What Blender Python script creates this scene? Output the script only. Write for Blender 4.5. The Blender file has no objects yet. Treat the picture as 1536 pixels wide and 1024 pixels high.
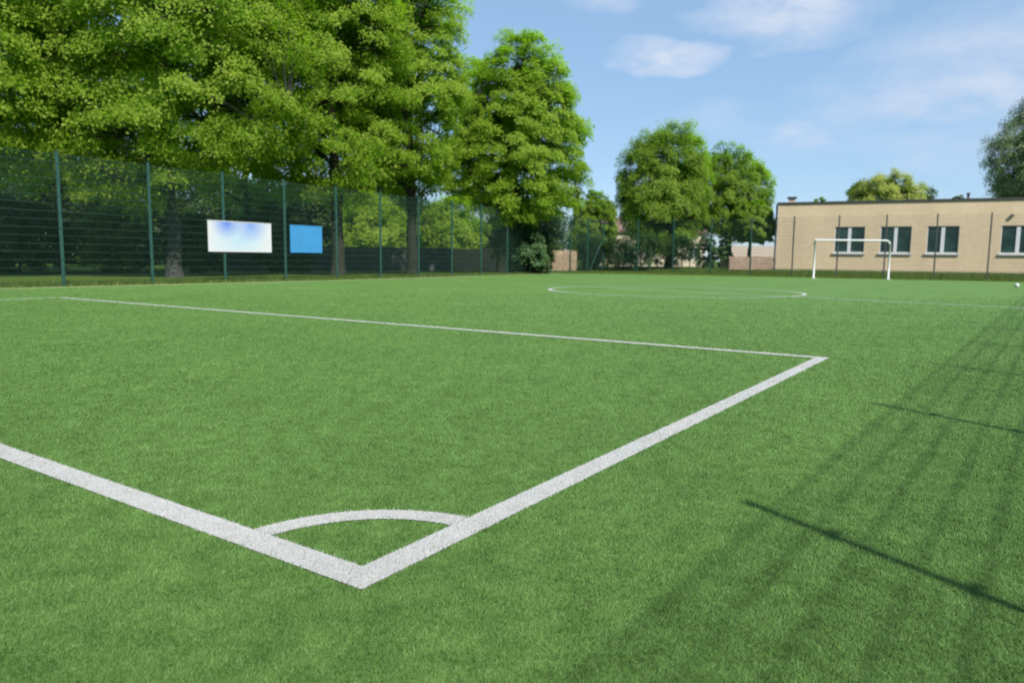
import bpy, math, random
import numpy as np
from mathutils import Matrix, Vector

sc = bpy.context.scene
col = sc.collection
R = math.radians

# ------------------------------------------------------------------ camera model (used to find where things stand)
FOC, PITCH, ROLL, CAMH = 1103.12, 0.112527, 0.01081, 1.05

def ray(px, py):
    x = (px - 768) / FOC; y = -(py - 512) / FOC
    c, s = math.cos(ROLL), math.sin(ROLL)
    x, y = c * x - s * y, s * x + c * y
    return np.array([x, math.cos(PITCH) + y * math.sin(PITCH), -math.sin(PITCH) + y * math.cos(PITCH)])

def at(px, py, z=0.0):
    d = ray(px, py); t = (z - CAMH) / d[2]
    return d * t + np.array([0, 0, CAMH])

def dep(px, py, Y):
    d = ray(px, py)
    return d * Y / d[1] + np.array([0, 0, CAMH])

# ------------------------------------------------------------------ ground heights
LF0 = np.array([-14.24, 23.38]); LFD = np.array([19.08, 32.59]); LFD /= np.linalg.norm(LFD)
CORN = LF0 + LFD * 3.05 * 14                     # far corner of the ball fence
BFE = np.array([29.2, 47.0]); BFD = (BFE - CORN) / np.linalg.norm(BFE - CORN)
BFN = np.array([-BFD[1], BFD[0]])                # away from the pitch
if BFN[1] < 0: BFN = -BFN

def gz(x, y):
    x = np.asarray(x, float); y = np.asarray(y, float)
    d = (x - CORN[0]) * BFN[0] + (y - CORN[1]) * BFN[1]
    t = np.clip((d - 0.3) / 4.0, 0, 1)
    u = np.clip((x + 2) / 8.0, 0, 1)
    return 0.33 * t * t * (3 - 2 * t) * u - 0.012

# ------------------------------------------------------------------ helpers
def tag(o, label=None, cat=None, group=None, kind=None):
    if label: o['label'] = label
    if cat: o['category'] = cat
    if group: o['group'] = group
    if kind: o['kind'] = kind
    return o

def empty(name, loc, rz=0.0):
    o = bpy.data.objects.new(name, None); col.objects.link(o)
    o.location = loc; o.rotation_euler = (0, 0, rz); o.empty_display_size = 0.3
    return o

class MB:
    def __init__(s): s.v = []; s.f = []; s.n = 0; s.smooth = []
    def add(s, v, f, smooth=False):
        s.v.append(np.asarray(v, float).reshape(-1, 3))
        for q in f: s.f.append([i + s.n for i in q]); s.smooth.append(smooth)
        s.n += len(s.v[-1]); return s
    def box(s, x0, x1, y0, y1, z0, z1):
        v = [(x0,y0,z0),(x1,y0,z0),(x1,y1,z0),(x0,y1,z0),(x0,y0,z1),(x1,y0,z1),(x1,y1,z1),(x0,y1,z1)]
        return s.add(v, [(0,3,2,1),(4,5,6,7),(0,1,5,4),(1,2,6,5),(2,3,7,6),(3,0,4,7)])
    def bbox(s, x0, x1, y0, y1, z0, z1, b=0.006):        # box with chamfered upright and top edges
        v = []; f = []
        def ring(z, i): return [(x0+i+b,y0+i,z),(x1-i-b,y0+i,z),(x1-i,y0+i+b,z),(x1-i,y1-i-b,z),(x1-i-b,y1-i,z),(x0+i+b,y1-i,z),(x0+i,y1-i-b,z),(x0+i,y0+i+b,z)]
        rs = [ring(z0, 0), ring(z1 - b, 0), ring(z1, b * 0.9)]
        for r in rs: v += r
        for k in range(2):
            for i in range(8):
                j = (i + 1) % 8; f.append((k*8+i, k*8+j, k*8+8+j, k*8+8+i))
        f.append(tuple(range(7, -1, -1))); f.append(tuple(range(16, 24)))
        return s.add(v, f)
    def tube(s, pts, rad, n=8, caps=True, smooth=True):
        pts = np.asarray(pts, float); k = len(pts)
        rad = np.broadcast_to(np.asarray(rad, float), (k,))
        tan = np.gradient(pts, axis=0); tan /= np.linalg.norm(tan, axis=1)[:, None] + 1e-9
        ref = np.array([0.0, 0.0, 1.0])
        if abs(tan[:, 2]).mean() > 0.8: ref = np.array([0.0, 1.0, 0.0])
        a = np.cross(tan, ref); a /= np.linalg.norm(a, axis=1)[:, None] + 1e-9
        b = np.cross(tan, a)
        th = np.arange(n) * 2 * math.pi / n
        v = pts[:, None, :] + rad[:, None, None] * (np.cos(th)[None, :, None] * a[:, None, :] + np.sin(th)[None, :, None] * b[:, None, :])
        f = []
        for i in range(k - 1):
            for j in range(n):
                j2 = (j + 1) % n
                f.append((i*n+j, i*n+j2, (i+1)*n+j2, (i+1)*n+j))
        if caps:
            f.append(tuple(range(n))); f.append(tuple(range((k-1)*n, k*n))[::-1])
        return s.add(v.reshape(-1, 3), f, smooth)
    def mesh(s, name):
        me = bpy.data.meshes.new(name)
        v = np.concatenate(s.v)
        me.from_pydata(v.tolist(), [], s.f)
        me.polygons.foreach_set('use_smooth', np.array(s.smooth, bool))
        me.update(); return me
    def build(s, name, mat, parent=None):
        return link(name, s.mesh(name), mat, parent)

def link(name, me, mat, parent=None):
    o = bpy.data.objects.new(name, me); col.objects.link(o)
    if mat and not me.materials: me.materials.append(mat)
    if parent: o.parent = parent
    return o

def np_mesh(name, verts, nper):
    """verts (N, nper, 3): N separate faces of nper corners."""
    N = len(verts); me = bpy.data.meshes.new(name)
    me.vertices.add(N * nper); me.loops.add(N * nper); me.polygons.add(N)
    me.vertices.foreach_set('co', np.ascontiguousarray(verts, np.float32).ravel())
    me.loops.foreach_set('vertex_index', np.arange(N * nper, dtype=np.int32))
    me.polygons.foreach_set('loop_start', np.arange(0, N * nper, nper, dtype=np.int32))
    me.polygons.foreach_set('loop_total', np.full(N, nper, np.int32))
    me.update(calc_edges=True); return me

def copy_tree(o, parent=None):
    c = o.copy(); col.objects.link(c); c.parent = parent
    for ch in list(o.children): copy_tree(ch, c)
    return c

# ------------------------------------------------------------------ materials
class NT:
    def __init__(s, name):
        s.m = bpy.data.materials.new(name); s.m.use_nodes = True
        s.t = s.m.node_tree; s.t.nodes.clear()
        s.out = s.n('ShaderNodeOutputMaterial')
    def n(s, typ, **kw):
        o = s.t.nodes.new(typ)
        for k, v in kw.items():
            if k in ('ins',):
                for a, b in v.items(): o.inputs[a].default_value = b
            else: setattr(o, k, v)
        return o
    def l(s, a, b): s.t.links.new(a, b)
    def noise(s, scale, detail=3, rough=0.55, vec=None, stretch=None):
        o = s.n('ShaderNodeTexNoise'); o.inputs['Scale'].default_value = scale
        o.inputs['Detail'].default_value = detail; o.inputs['Roughness'].default_value = rough
        if vec is None:
            g = s.n('ShaderNodeNewGeometry'); vec = g.outputs['Position']
        if stretch:
            mp = s.n('ShaderNodeMapping'); mp.inputs['Scale'].default_value = stretch[0]; mp.inputs['Rotation'].default_value = stretch[1]
            s.l(vec, mp.inputs['Vector']); vec = mp.outputs['Vector']
        s.l(vec, o.inputs['Vector']); return o.outputs['Fac']
    def ramp(s, fac, stops):
        r = s.n('ShaderNodeValToRGB'); e = r.color_ramp.elements
        while len(e) < len(stops): e.new(0.5)
        for i, (p, c) in enumerate(stops): e[i].position = p; e[i].color = (*c, 1)
        s.l(fac, r.inputs['Fac']); return r.outputs['Color']
    def mix(s, fac, a, b, mode='MIX'):
        m = s.n('ShaderNodeMix', data_type='RGBA', blend_type=mode)
        for sock, v in ((m.inputs[0], fac), (m.inputs[6], a), (m.inputs[7], b)):
            if hasattr(v, 'links'): s.l(v, sock)
            elif isinstance(v, (int, float)): sock.default_value = v
            else: sock.default_value = (*v, 1)
        return m.outputs[2]
    def principled(s, color, rough=0.7, spec=0.3, metal=0.0, bump=None, bump_d=0.01):
        p = s.n('ShaderNodeBsdfPrincipled')
        if hasattr(color, 'links'): s.l(color, p.inputs['Base Color'])
        else: p.inputs['Base Color'].default_value = (*color, 1)
        p.inputs['Roughness'].default_value = rough
        p.inputs['Specular IOR Level'].default_value = spec
        p.inputs['Metallic'].default_value = metal
        if bump is not None:
            b = s.n('ShaderNodeBump'); b.inputs['Distance'].default_value = bump_d; b.inputs['Strength'].default_value = 0.6
            s.l(bump, b.inputs['Height']); s.l(b.outputs['Normal'], p.inputs['Normal'])
        s.l(p.outputs['BSDF'], s.out.inputs['Surface']); return p

def m_simple(name, c, rough=0.6, spec=0.3, metal=0.0, var=0.12, scale=6.0):
    t = NT(name); f = t.noise(scale, 4)
    lo = tuple(x * (1 - var) for x in c); hi = tuple(min(1, x * (1 + var)) for x in c)
    t.principled(t.ramp(f, [(0.3, lo), (0.7, hi)]), rough, spec, metal); return t.m

def m_leaf(name, dark, mid, light, trans=0.35):
    t = NT(name)
    g = t.n('ShaderNodeNewGeometry')
    big = t.noise(0.55, 2)
    isl = g.outputs['Random Per Island']
    a = t.n('ShaderNodeMath', operation='MULTIPLY_ADD'); t.l(big, a.inputs[0]); a.inputs[1].default_value = 0.9
    h = t.n('ShaderNodeMath', operation='MULTIPLY_ADD'); t.l(isl, h.inputs[0]); h.inputs[1].default_value = 0.36; h.inputs[2].default_value = -0.10
    t.l(h.outputs[0], a.inputs[2])
    c = t.ramp(a.outputs[0], [(0.1, dark), (0.45, mid), (0.85, light)])
    p = t.n('ShaderNodeBsdfPrincipled'); t.l(c, p.inputs['Base Color']); p.inputs['Roughness'].default_value = 0.55
    p.inputs['Specular IOR Level'].default_value = 0.25
    tr = t.n('ShaderNodeBsdfTranslucent')
    t.l(t.mix(1.0, c, (1.05, 1.45, 0.35), 'MULTIPLY'), tr.inputs['Color'])
    mx = t.n('ShaderNodeMixShader'); mx.inputs[0].default_value = trans
    t.l(p.outputs[0], mx.inputs[1]); t.l(tr.outputs[0], mx.inputs[2]); t.l(mx.outputs[0], t.out.inputs['Surface'])
    return t.m

def m_turf():
    t = NT('turf_mat')
    fine = t.noise(190, 3, 0.7); med = t.noise(34, 4, 0.65); streak = t.noise(7, 4, 0.6, stretch=((1.0, 0.22, 1), (0, 0, R(32))))
    big = t.noise(0.55, 3, 0.5)
    c = t.ramp(med, [(0.25, TURF[0]), (0.5, TURF[1]), (0.75, TURF[2])])
    c = t.mix(0.55, c, t.ramp(fine, [(0.3, TURF[0]), (0.7, TURF[2])]))
    c = t.mix(0.45, c, t.ramp(streak, [(0.3, TURF[0]), (0.55, TURF[1]), (0.75, TURF[2])]))
    c = t.mix(1.0, c, t.ramp(big, [(0.3, (0.84, 0.87, 0.84)), (0.7, (1.08, 1.06, 1.08))]), 'MULTIPLY')
    t.principled(c, 0.75, 0.2, bump=fine, bump_d=0.012); return t.m

def m_blade(name, stops, spec=0.25):
    t = NT(name); g = t.n('ShaderNodeNewGeometry')
    big = t.noise(7.0, 5, 0.75)
    a = t.n('ShaderNodeMath', operation='MULTIPLY_ADD'); t.l(big, a.inputs[0]); a.inputs[1].default_value = 2.1
    h = t.n('ShaderNodeMath', operation='MULTIPLY_ADD'); t.l(g.outputs['Random Per Island'], h.inputs[0]); h.inputs[1].default_value = 0.5; h.inputs[2].default_value = -0.80
    t.l(h.outputs[0], a.inputs[2])
    c = t.ramp(a.outputs[0], stops)
    wear = t.noise(0.9, 3, 0.6); c = t.mix(1.0, c, t.ramp(wear, [(0.32, (0.80, 0.84, 0.80)), (0.68, (1.08, 1.06, 1.08))]), 'MULTIPLY')
    p = t.n('ShaderNodeBsdfPrincipled'); t.l(c, p.inputs['Base Color']); p.inputs['Roughness'].default_value = 0.5
    p.inputs['Specular IOR Level'].default_value = spec
    tr = t.n('ShaderNodeBsdfTranslucent'); t.l(c, tr.inputs['Color'])
    mx = t.n('ShaderNodeMixShader'); mx.inputs[0].default_value = 0.25
    t.l(p.outputs[0], mx.inputs[1]); t.l(tr.outputs[0], mx.inputs[2]); t.l(mx.outputs[0], t.out.inputs['Surface'])
    return t.m

TURF = [(0.051, 0.112, 0.020), (0.099, 0.192, 0.041), (0.156, 0.280, 0.072)]
M = {}
M['turf'] = m_turf()
M['blade'] = m_blade('turf_blade_mat', [(0.1, TURF[0]), (0.45, TURF[1]), (0.9, TURF[2])])
t = NT('line_mat'); f1 = t.noise(120, 3, 0.7); f2 = t.noise(9, 3)
cc = t.mix(0.5, t.ramp(f1, [(0.3, (0.34, 0.34, 0.33)), (0.7, (0.50, 0.50, 0.49))]), t.ramp(f2, [(0.3, (0.34, 0.34, 0.33)), (0.7, (0.45, 0.45, 0.44))]))
t.principled(cc, 0.75, 0.2, bump=f1, bump_d=0.01); M['line'] = t.m
M['whiteblade'] = m_blade('white_fibre_mat', [(0.1, (0.40, 0.39, 0.365)), (0.5, (0.455, 0.445, 0.415)), (0.9, (0.51, 0.50, 0.47))])
t = NT('grass_mat'); f1 = t.noise(3.0, 5, 0.65); f2 = t.noise(0.25, 3); f3 = t.noise(40, 3)
cc = t.mix(0.5, t.ramp(f1, [(0.3, (0.036, 0.072, 0.008)), (0.7, (0.082, 0.13, 0.016))]), t.ramp(f2, [(0.35, (0.04, 0.085, 0.009)), (0.65, (0.095, 0.135, 0.022))]))
cc = t.mix(0.35, cc, t.ramp(f3, [(0.3, (0.03, 0.06, 0.01)), (0.7, (0.13, 0.19, 0.04))]))
t.principled(cc, 0.9, 0.1, bump=f3, bump_d=0.05); M['grass'] = t.m
M['grassblade'] = m_blade('grass_blade_mat', [(0.1, (0.04, 0.085, 0.012)), (0.5, (0.085, 0.14, 0.02)), (0.9, (0.15, 0.20, 0.04))])
M['green_steel'] = m_simple('green_steel_mat', (0.016, 0.060, 0.046), 0.45, 0.4, var=0.15)
M['green_wire'] = m_simple('green_wire_mat', (0.020, 0.052, 0.038), 0.5, 0.4, var=0.1)
M['grey_steel'] = m_simple('grey_steel_mat', (0.055, 0.062, 0.06), 0.5, 0.4, var=0.15)
M['white_paint'] = m_simple('white_paint_mat', (0.48, 0.49, 0.49), 0.4, 0.4, var=0.06)
M['white_frame'] = m_simple('white_frame_mat', (0.48, 0.49, 0.50), 0.4, 0.4, var=0.04)
M['dark_trim'] = m_simple('dark_trim_mat', (0.045, 0.045, 0.05), 0.5, 0.3)
M['roof_felt'] = m_simple('roof_felt_mat', (0.09, 0.09, 0.09), 0.9, 0.1)
M['bark'] = m_simple('bark_mat', (0.030, 0.030, 0.022), 0.95, 0.05, var=0.4, scale=9)
M['bark_grey'] = m_simple('bark_grey_mat', (0.046, 0.047, 0.043), 0.95, 0.05, var=0.35, scale=7)
M['leaf'] = m_leaf('linden_leaf_mat', (0.140, 0.215, 0.020), (0.245, 0.345, 0.034), (0.345, 0.42, 0.062), 0.64)
M['leaf_far'] = m_leaf('far_leaf_mat', (0.125, 0.205, 0.025), (0.215, 0.315, 0.042), (0.29, 0.37, 0.066), 0.64)
M['leaf_yellow'] = m_leaf('yellow_leaf_mat', (0.17, 0.21, 0.03), (0.27, 0.31, 0.055), (0.36, 0.39, 0.09))
M['leaf_birch'] = m_leaf('birch_leaf_mat', (0.12, 0.17, 0.07), (0.20, 0.26, 0.115), (0.27, 0.33, 0.16))
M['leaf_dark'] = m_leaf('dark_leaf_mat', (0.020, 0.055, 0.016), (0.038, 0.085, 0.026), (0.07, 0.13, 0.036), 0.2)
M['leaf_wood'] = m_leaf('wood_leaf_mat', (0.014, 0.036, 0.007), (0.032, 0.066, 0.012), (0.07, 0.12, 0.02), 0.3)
M['leaf_mid'] = m_leaf('shrub_leaf_mat', (0.04, 0.08, 0.012), (0.085, 0.145, 0.022), (0.15, 0.22, 0.035))
M['tan_wood'] = m_simple('tan_wood_mat', (0.38, 0.275, 0.18), 0.8, 0.15, var=0.25, scale=3)
M['dark_wood'] = m_simple('dark_wood_mat', (0.075, 0.080, 0.082), 0.8, 0.15, var=0.3, scale=3)
M['brown_wood'] = m_simple('brown_wood_mat', (0.26, 0.185, 0.14), 0.8, 0.15, var=0.25, scale=3)
M['tan_roof'] = m_simple('tan_roof_mat', (0.30, 0.25, 0.19), 0.8, 0.15, var=0.12, scale=4)
M['house_wall'] = m_simple('house_wall_mat', (0.50, 0.44, 0.34), 0.85, 0.1, var=0.1, scale=2)
M['house_roof'] = m_simple('house_roof_mat', (0.20, 0.13, 0.11), 0.85, 0.1, var=0.2, scale=4)
M['ball'] = m_simple('ball_mat', (0.50, 0.50, 0.50), 0.45, 0.4, var=0.03)
M['ball_dark'] = m_simple('ball_dark_mat', (0.30, 0.32, 0.34), 0.45, 0.4, var=0.03)
M['blue_board'] = m_simple('blue_board_mat', (0.036, 0.195, 0.40), 0.45, 0.4, var=0.05, scale=1.5)
M['chimney'] = m_simple('chimney_mat', (0.48, 0.37, 0.31), 0.85, 0.1)
t = NT('glass_mat'); f1 = t.noise(0.9, 2)
t.principled(t.ramp(f1, [(0.42, (0.006, 0.022, 0.018)), (0.62, (0.016, 0.046, 0.040))]), 0.18, 0.4); M['glass'] = t.m

def m_brick():
    t = NT('beige_brick_mat')
    tc = t.n('ShaderNodeTexCoord'); sx = t.n('ShaderNodeSeparateXYZ'); t.l(tc.outputs['Object'], sx.inputs[0])
    ad = t.n('ShaderNodeMath', operation='ADD'); t.l(sx.outputs['X'], ad.inputs[0]); t.l(sx.outputs['Y'], ad.inputs[1])
    cb = t.n('ShaderNodeCombineXYZ'); t.l(ad.outputs[0], cb.inputs['X']); t.l(sx.outputs['Z'], cb.inputs['Y'])
    b = t.n('ShaderNodeTexBrick'); t.l(cb.outputs[0], b.inputs['Vector'])
    b.inputs['Color1'].default_value = (0.50, 0.402, 0.275, 1); b.inputs['Color2'].default_value = (0.475, 0.380, 0.260, 1)
    b.inputs['Mortar'].default_value = (0.45, 0.352, 0.238, 1); b.inputs['Scale'].default_value = 1.0
    b.inputs['Brick Width'].default_value = 0.39; b.inputs['Row Height'].default_value = 0.19; b.inputs['Mortar Size'].default_value = 0.012
    w = t.noise(0.5, 3, stretch=((1, 1, 0.35), (0, 0, 0)))
    f3 = t.noise(6, 3)
    c = t.mix(1.0, b.outputs['Color'], t.ramp(w, [(0.3, (0.92, 0.91, 0.90)), (0.7, (1.06, 1.05, 1.04))]), 'MULTIPLY')
    c = t.mix(1.0, c, t.ramp(f3, [(0.3, (0.94, 0.94, 0.93)), (0.7, (1.05, 1.05, 1.05))]), 'MULTIPLY')
    t.principled(c, 0.85, 0.15); return t.m
M['brick'] = m_brick()

def m_print():
    t = NT('printed_board_mat')
    tc = t.n('ShaderNodeTexCoord')
    def blob(x, z, sx, sz):
        mp = t.n('ShaderNodeMapping'); mp.inputs['Location'].default_value = (-x / sx, 0, -z / sz); mp.inputs['Scale'].default_value = (1 / sx, 0, 1 / sz)
        t.l(tc.outputs['Object'], mp.inputs['Vector'])
        g = t.n('ShaderNodeTexGradient', gradient_type='SPHERICAL'); t.l(mp.outputs[0], g.inputs[0]); return g.outputs['Fac']
    c = t.mix(blob(1.45, 0.45, 1.5, 0.75), (0.47, 0.48, 0.49), (0.32, 0.44, 0.52))
    c = t.mix(blob(0.85, 1.08, 0.75, 0.62), c, (0.07, 0.16, 0.50))
    c = t.mix(blob(2.0, 1.05, 0.95, 0.72), c, (0.14, 0.24, 0.52))
    t.principled(c, 0.45, 0.35); return t.m
M['print'] = m_print()

# ------------------------------------------------------------------ ground
def axis(lo, hi, step, far):
    a = np.arange(lo, hi + 1e-6, step)
    e = []; x = step
    p = hi
    while p < far: x *= 1.5; p += x; e.append(p)
    q = lo; x = step; d = []
    while q > -far: x *= 1.5; q -= x; d.append(q)
    return np.array(d[::-1] + list(a) + e)
gx = axis(-40, 60, 1.0, 900); gy = axis(-10, 100, 1.0, 900)
X, Y = np.meshgrid(gx, gy)
m = MB(); nx = len(gx)
fcs = [(j*nx+i, j*nx+i+1, (j+1)*nx+i+1, (j+1)*nx+i) for j in range(len(gy)-1) for i in range(nx-1)]
m.add(np.stack([X, Y, gz(X, Y) - 0.004], -1).reshape(-1, 3), fcs, True)
g_ground = m.build('grass', M['grass']); tag(g_ground, kind='structure')

TP = [(-38.2, -14.0), (-15.35, 20.75), (-7.77, 31.97), (3.4, 52.6), (5.8, 53.2), (18.0, 48.6), (29.6, 42.9), (43.5, 36.0), (10.5, -20.0)]
m = MB(); m.add([(x, y, 0.0) for x, y in TP], [tuple(range(len(TP)))[::-1]])
tag(m.build('turf', M['turf']), kind='structure')

# narrow concrete edging along the turf
M['kerb'] = m_simple('kerb_mat', (0.20, 0.23, 0.13), 0.9, 0.1, var=0.2, scale=8)
def edging(a, b):
    a = np.array(a); b = np.array(b); d = (b - a) / np.linalg.norm(b - a); n_ = np.array([-d[1], d[0]]) * 0.07
    m = MB(); c4 = [a, b, b + n_, a + n_]
    m.add([(x, y, -0.05) for x, y in c4] + [(x, y, 0.022) for x, y in c4], [(4, 5, 6, 7), (0, 1, 5, 4), (2, 3, 7, 6), (1, 2, 6, 5), (3, 0, 4, 7)])
    return tag(m.build('kerb', M['kerb']), kind='structure')
edging(TP[0], TP[1]); edging(TP[1], TP[2]); edging(TP[2], TP[3])

# pitch lines ------------------------------------------------------
Cn = at(543, 867.5)[:2]; Cf = at(1233, 537)[:2]; C3 = at(90, 446.5)[:2]; C3b = at(0, 447.5)[:2]
Al = at(0, 676.5)[:2]; hwR = at(1536, 457)[:2]; hw0 = at(1208, 442)[:2]
W = 0.125
rng = np.random.default_rng(5)

def ribbon(P, w, name, z=0.005):
    P = np.asarray(P, float); d = np.gradient(P, axis=0); d /= np.linalg.norm(d, axis=1)[:, None]
    n = np.stack([-d[:, 1], d[:, 0]], 1)
    L = P + n * w / 2; Rr = P - n * w / 2
    v = [(x, y, z) for x, y in L] + [(x, y, z) for x, y in Rr]; k = len(P)
    m = MB(); m.add(v, [(i + k, i + k + 1, i + 1, i) for i in range(k - 1)])
    return tag(m.build(name, M['line']), kind='structure')

def seg(a, b, n=30): return np.array([a + (b - a) * i / n for i in range(n + 1)])
u = lambda v: v / np.linalg.norm(v)
dA, dB, dF = u(Al - Cn), u(Cf - Cn), u(C3 - Cf)
LINES = [(Cn - dB * W / 2, Cf + dB * W / 2, W)]
ribbon(seg(Cn - dB * W / 2, Cf + dB * W / 2), W, 'touch_line')
ribbon(seg(Cn + dA * W * 0.5, Cn + dA * 14), W, 'goal_line'); LINES.append((Cn + dA * W * 0.5, Cn + dA * 14, W))
ribbon(seg(Cf + dF * W * 0.55, C3 + dF * 0.0), W, 'goal_line'); LINES.append((Cf + dF * W * 0.5, C3, W))
dG = u(C3b - C3)
ribbon(seg(C3 + dG * 0.07, C3 - dB * 14), W, 'touch_line')
ARCR = 0.60; ARCW = 0.105
a0 = math.atan2(dB[1], dB[0]); a1 = math.atan2(dA[1], dA[0])
e0 = math.asin(W * 0.52 / ARCR)
ang = np.linspace(a0 + e0, a1 - e0, 40)
ribbon(np.stack([Cn[0] + ARCR * np.cos(ang), Cn[1] + ARCR * np.sin(ang)], 1), ARCW, 'corner_arc', 0.0046)
CC = np.array([5.46, 25.08]) * 1.0; CR = 4.19
ang = np.linspace(0, 2 * math.pi, 121)
ribbon(np.stack([CC[0] + CR * np.cos(ang), CC[1] + CR * np.sin(ang)], 1), 0.12, 'centre_circle', 0.0046)
dH = u(hwR - hw0)
ribbon(seg(CC + dH * (CR + 0.065), CC + dH * 24), 0.13, 'halfway_line')
ribbon(seg(CC - dH * (CR - 0.065), CC + dH * (CR - 0.065)), 0.10, 'halfway_line')
ribbon(seg(CC - dH * (CR + 0.065), CC - dH * 17), 0.06, 'halfway_line')

# turf fibres in front --------------------------------------------------
def line_mask(p):
    mk = np.zeros(len(p), bool)
    for a, b, w in LINES:
        d = b - a; L = np.linalg.norm(d); d = d / L; q = p - a
        s_ = q @ d; t_ = np.abs(q[:, 0] * d[1] - q[:, 1] * d[0])
        mk |= (s_ > 0) & (s_ < L) & (t_ < w / 2)
    q = p - Cn; r = np.linalg.norm(q, axis=1); th = np.arctan2(q[:, 1], q[:, 0])
    mk |= (np.abs(r - ARCR) < ARCW / 2) & (th > a0) & (th < a1)
    return mk

def fibres(n, y0, y1, hmin, hmax, wk, fade=None):
    # log-uniform in depth: density falls off smoothly away from the camera, with a margin on both sides
    yy = np.exp(rng.uniform(math.log(y0), math.log(y1), n))
    if fade: yy = yy[rng.uniform(0, 1, n) > np.clip((yy - fade) / (y1 - fade), 0, 1)]; n = len(yy)
    xx = rng.uniform(-1, 1, n) * (yy * 0.80 + 0.25)
    p = np.stack([xx, yy], 1)
    h = rng.uniform(hmin, hmax, n) * (1 + 0.05 * yy); az = rng.uniform(0, 2 * math.pi, n)
    lean = np.abs(rng.normal(0.85, 0.35, n)); wd = wk * (0.6 + yy * 0.45)
    # nap of the pile: a slowly varying common lean
    nap = 0.5 * np.sin(xx * 1.3 + 1.1 * np.sin(yy * 0.9)) + 0.5
    dx = np.cos(az) * np.sin(lean) + 0.30 * nap; dy = np.sin(az) * np.sin(lean) + 0.20
    dz = np.cos(np.minimum(lean, 1.35))
    tip = np.stack([xx + dx * h, yy + dy * h, np.maximum(dz * h, 0.003)], 1)
    wa = rng.uniform(0, 2 * math.pi, n); wx = np.cos(wa) * wd / 2; wy = np.sin(wa) * wd / 2
    b0 = np.stack([xx - wx, yy - wy, np.zeros(n)], 1); b1 = np.stack([xx + wx, yy + wy, np.zeros(n)], 1)
    return p, np.stack([b0, b1, tip], 1)

p, v = fibres(1150000, 1.35, 24.0, 0.008, 0.018, 0.0016, 6.0)
k = line_mask(p) & (rng.uniform(0, 1, len(p)) > 0.07); G = [v[~k]]; Wt = [v[k]]
tag(link('turf_fibres', np_mesh('turf_fibres', np.concatenate(G), 3), M['blade']), 'short green artificial turf fibres covering the pitch', 'artificial turf', kind='stuff')
wv = np.concatenate(Wt); extra = []
# lines carry a denser pile of white fibres
for _ in range(3):
    p, v = fibres(520000, 1.35, 12.0, 0.006, 0.014, 0.0021, 4.0); extra.append(v[line_mask(p)])
tag(link('line_fibres', np_mesh('line_fibres', np.concatenate([wv] + extra), 3), M['whiteblade']), 'short white turf fibres forming the marked lines', 'line marking', kind='stuff')

# rough grass along the foot of the fences
def tufts(n):
    s_ = rng.uniform(-12, 44, n); o_ = rng.uniform(-0.85, 2.6, n) 
    nL = np.array([-LFD[1], LFD[0]])
    p1 = LF0 + s_[:, None] * LFD + o_[:, None] * nL
    s2 = rng.uniform(0, 34, n); o2 = rng.uniform(-2.6, 5.0, n)
    p2 = CORN + s2[:, None] * BFD + o2[:, None] * BFN
    p = np.concatenate([p1, p2])
    # keep off the turf
    poly = np.array(TP); x, y = p[:, 0], p[:, 1]; ins = np.zeros(len(p), bool)
    for i in range(len(poly)):
        (xa, ya), (xb, yb) = poly[i], poly[(i + 1) % len(poly)]
        c_ = ((ya > y) != (yb > y)) & (x < (xb - xa) * (y - ya) / (yb - ya + 1e-12) + xa); ins ^= c_
    p = p[~ins]; k = len(p)
    h = rng.uniform(0.06, 0.20, k) ; az = rng.uniform(0, 6.283, k); le = rng.uniform(0.1, 0.6, k)
    z = gz(p[:, 0], p[:, 1])
    tip = np.stack([p[:, 0] + np.cos(az) * h * le, p[:, 1] + np.sin(az) * h * le, z + h], 1)
    wa = rng.uniform(0, 6.283, k); wd = 0.012
    b0 = np.stack([p[:, 0] - np.cos(wa) * wd, p[:, 1] - np.sin(wa) * wd, z - 0.01], 1); b1 = np.stack([p[:, 0] + np.cos(wa) * wd, p[:, 1] + np.sin(wa) * wd, z - 0.01], 1)
    return np.stack([b0, b1, tip], 1)
tag(link('grass_tufts', np_mesh('grass_tufts', tufts(60000), 3), M['grassblade']), 'rough unmown grass at the foot of the fence', 'grass', kind='stuff')

# ------------------------------------------------------------------ mesh fences
FH = 4.15
def panel_mesh(L, h=FH, hw=0.0055, dw=0.010, sp=0.25):
    m = MB(); e = 0.045
    for z in np.arange(0.10, h - 0.02, sp):
        m.box(e, L - e, -dw, dw, z - hw, z + hw)
    k = int(round(L / 0.06))
    for i in range(1, k):
        x = i * L / k
        m.box(x - 0.0026, x + 0.0026, -0.0026, 0.0026, 0.08, h - 0.03)
    return m.mesh('mesh_panel')
def post_mesh(h=FH + 0.05, w=0.085):
    m = MB(); m.bbox(-w / 2, w / 2, -w / 2, w / 2, -0.2, h, 0.012)
    m.box(-w / 2 - 0.006, w / 2 + 0.006, -w / 2 - 0.006, w / 2 + 0.006, h + 0.001, h + 0.018)
    for z in np.arange(0.35, h, 0.5): m.box(-0.055, 0.055, -w / 2 - 0.014, -w / 2 - 0.001, z - 0.02, z + 0.02)
    return m.mesh('post')

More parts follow.
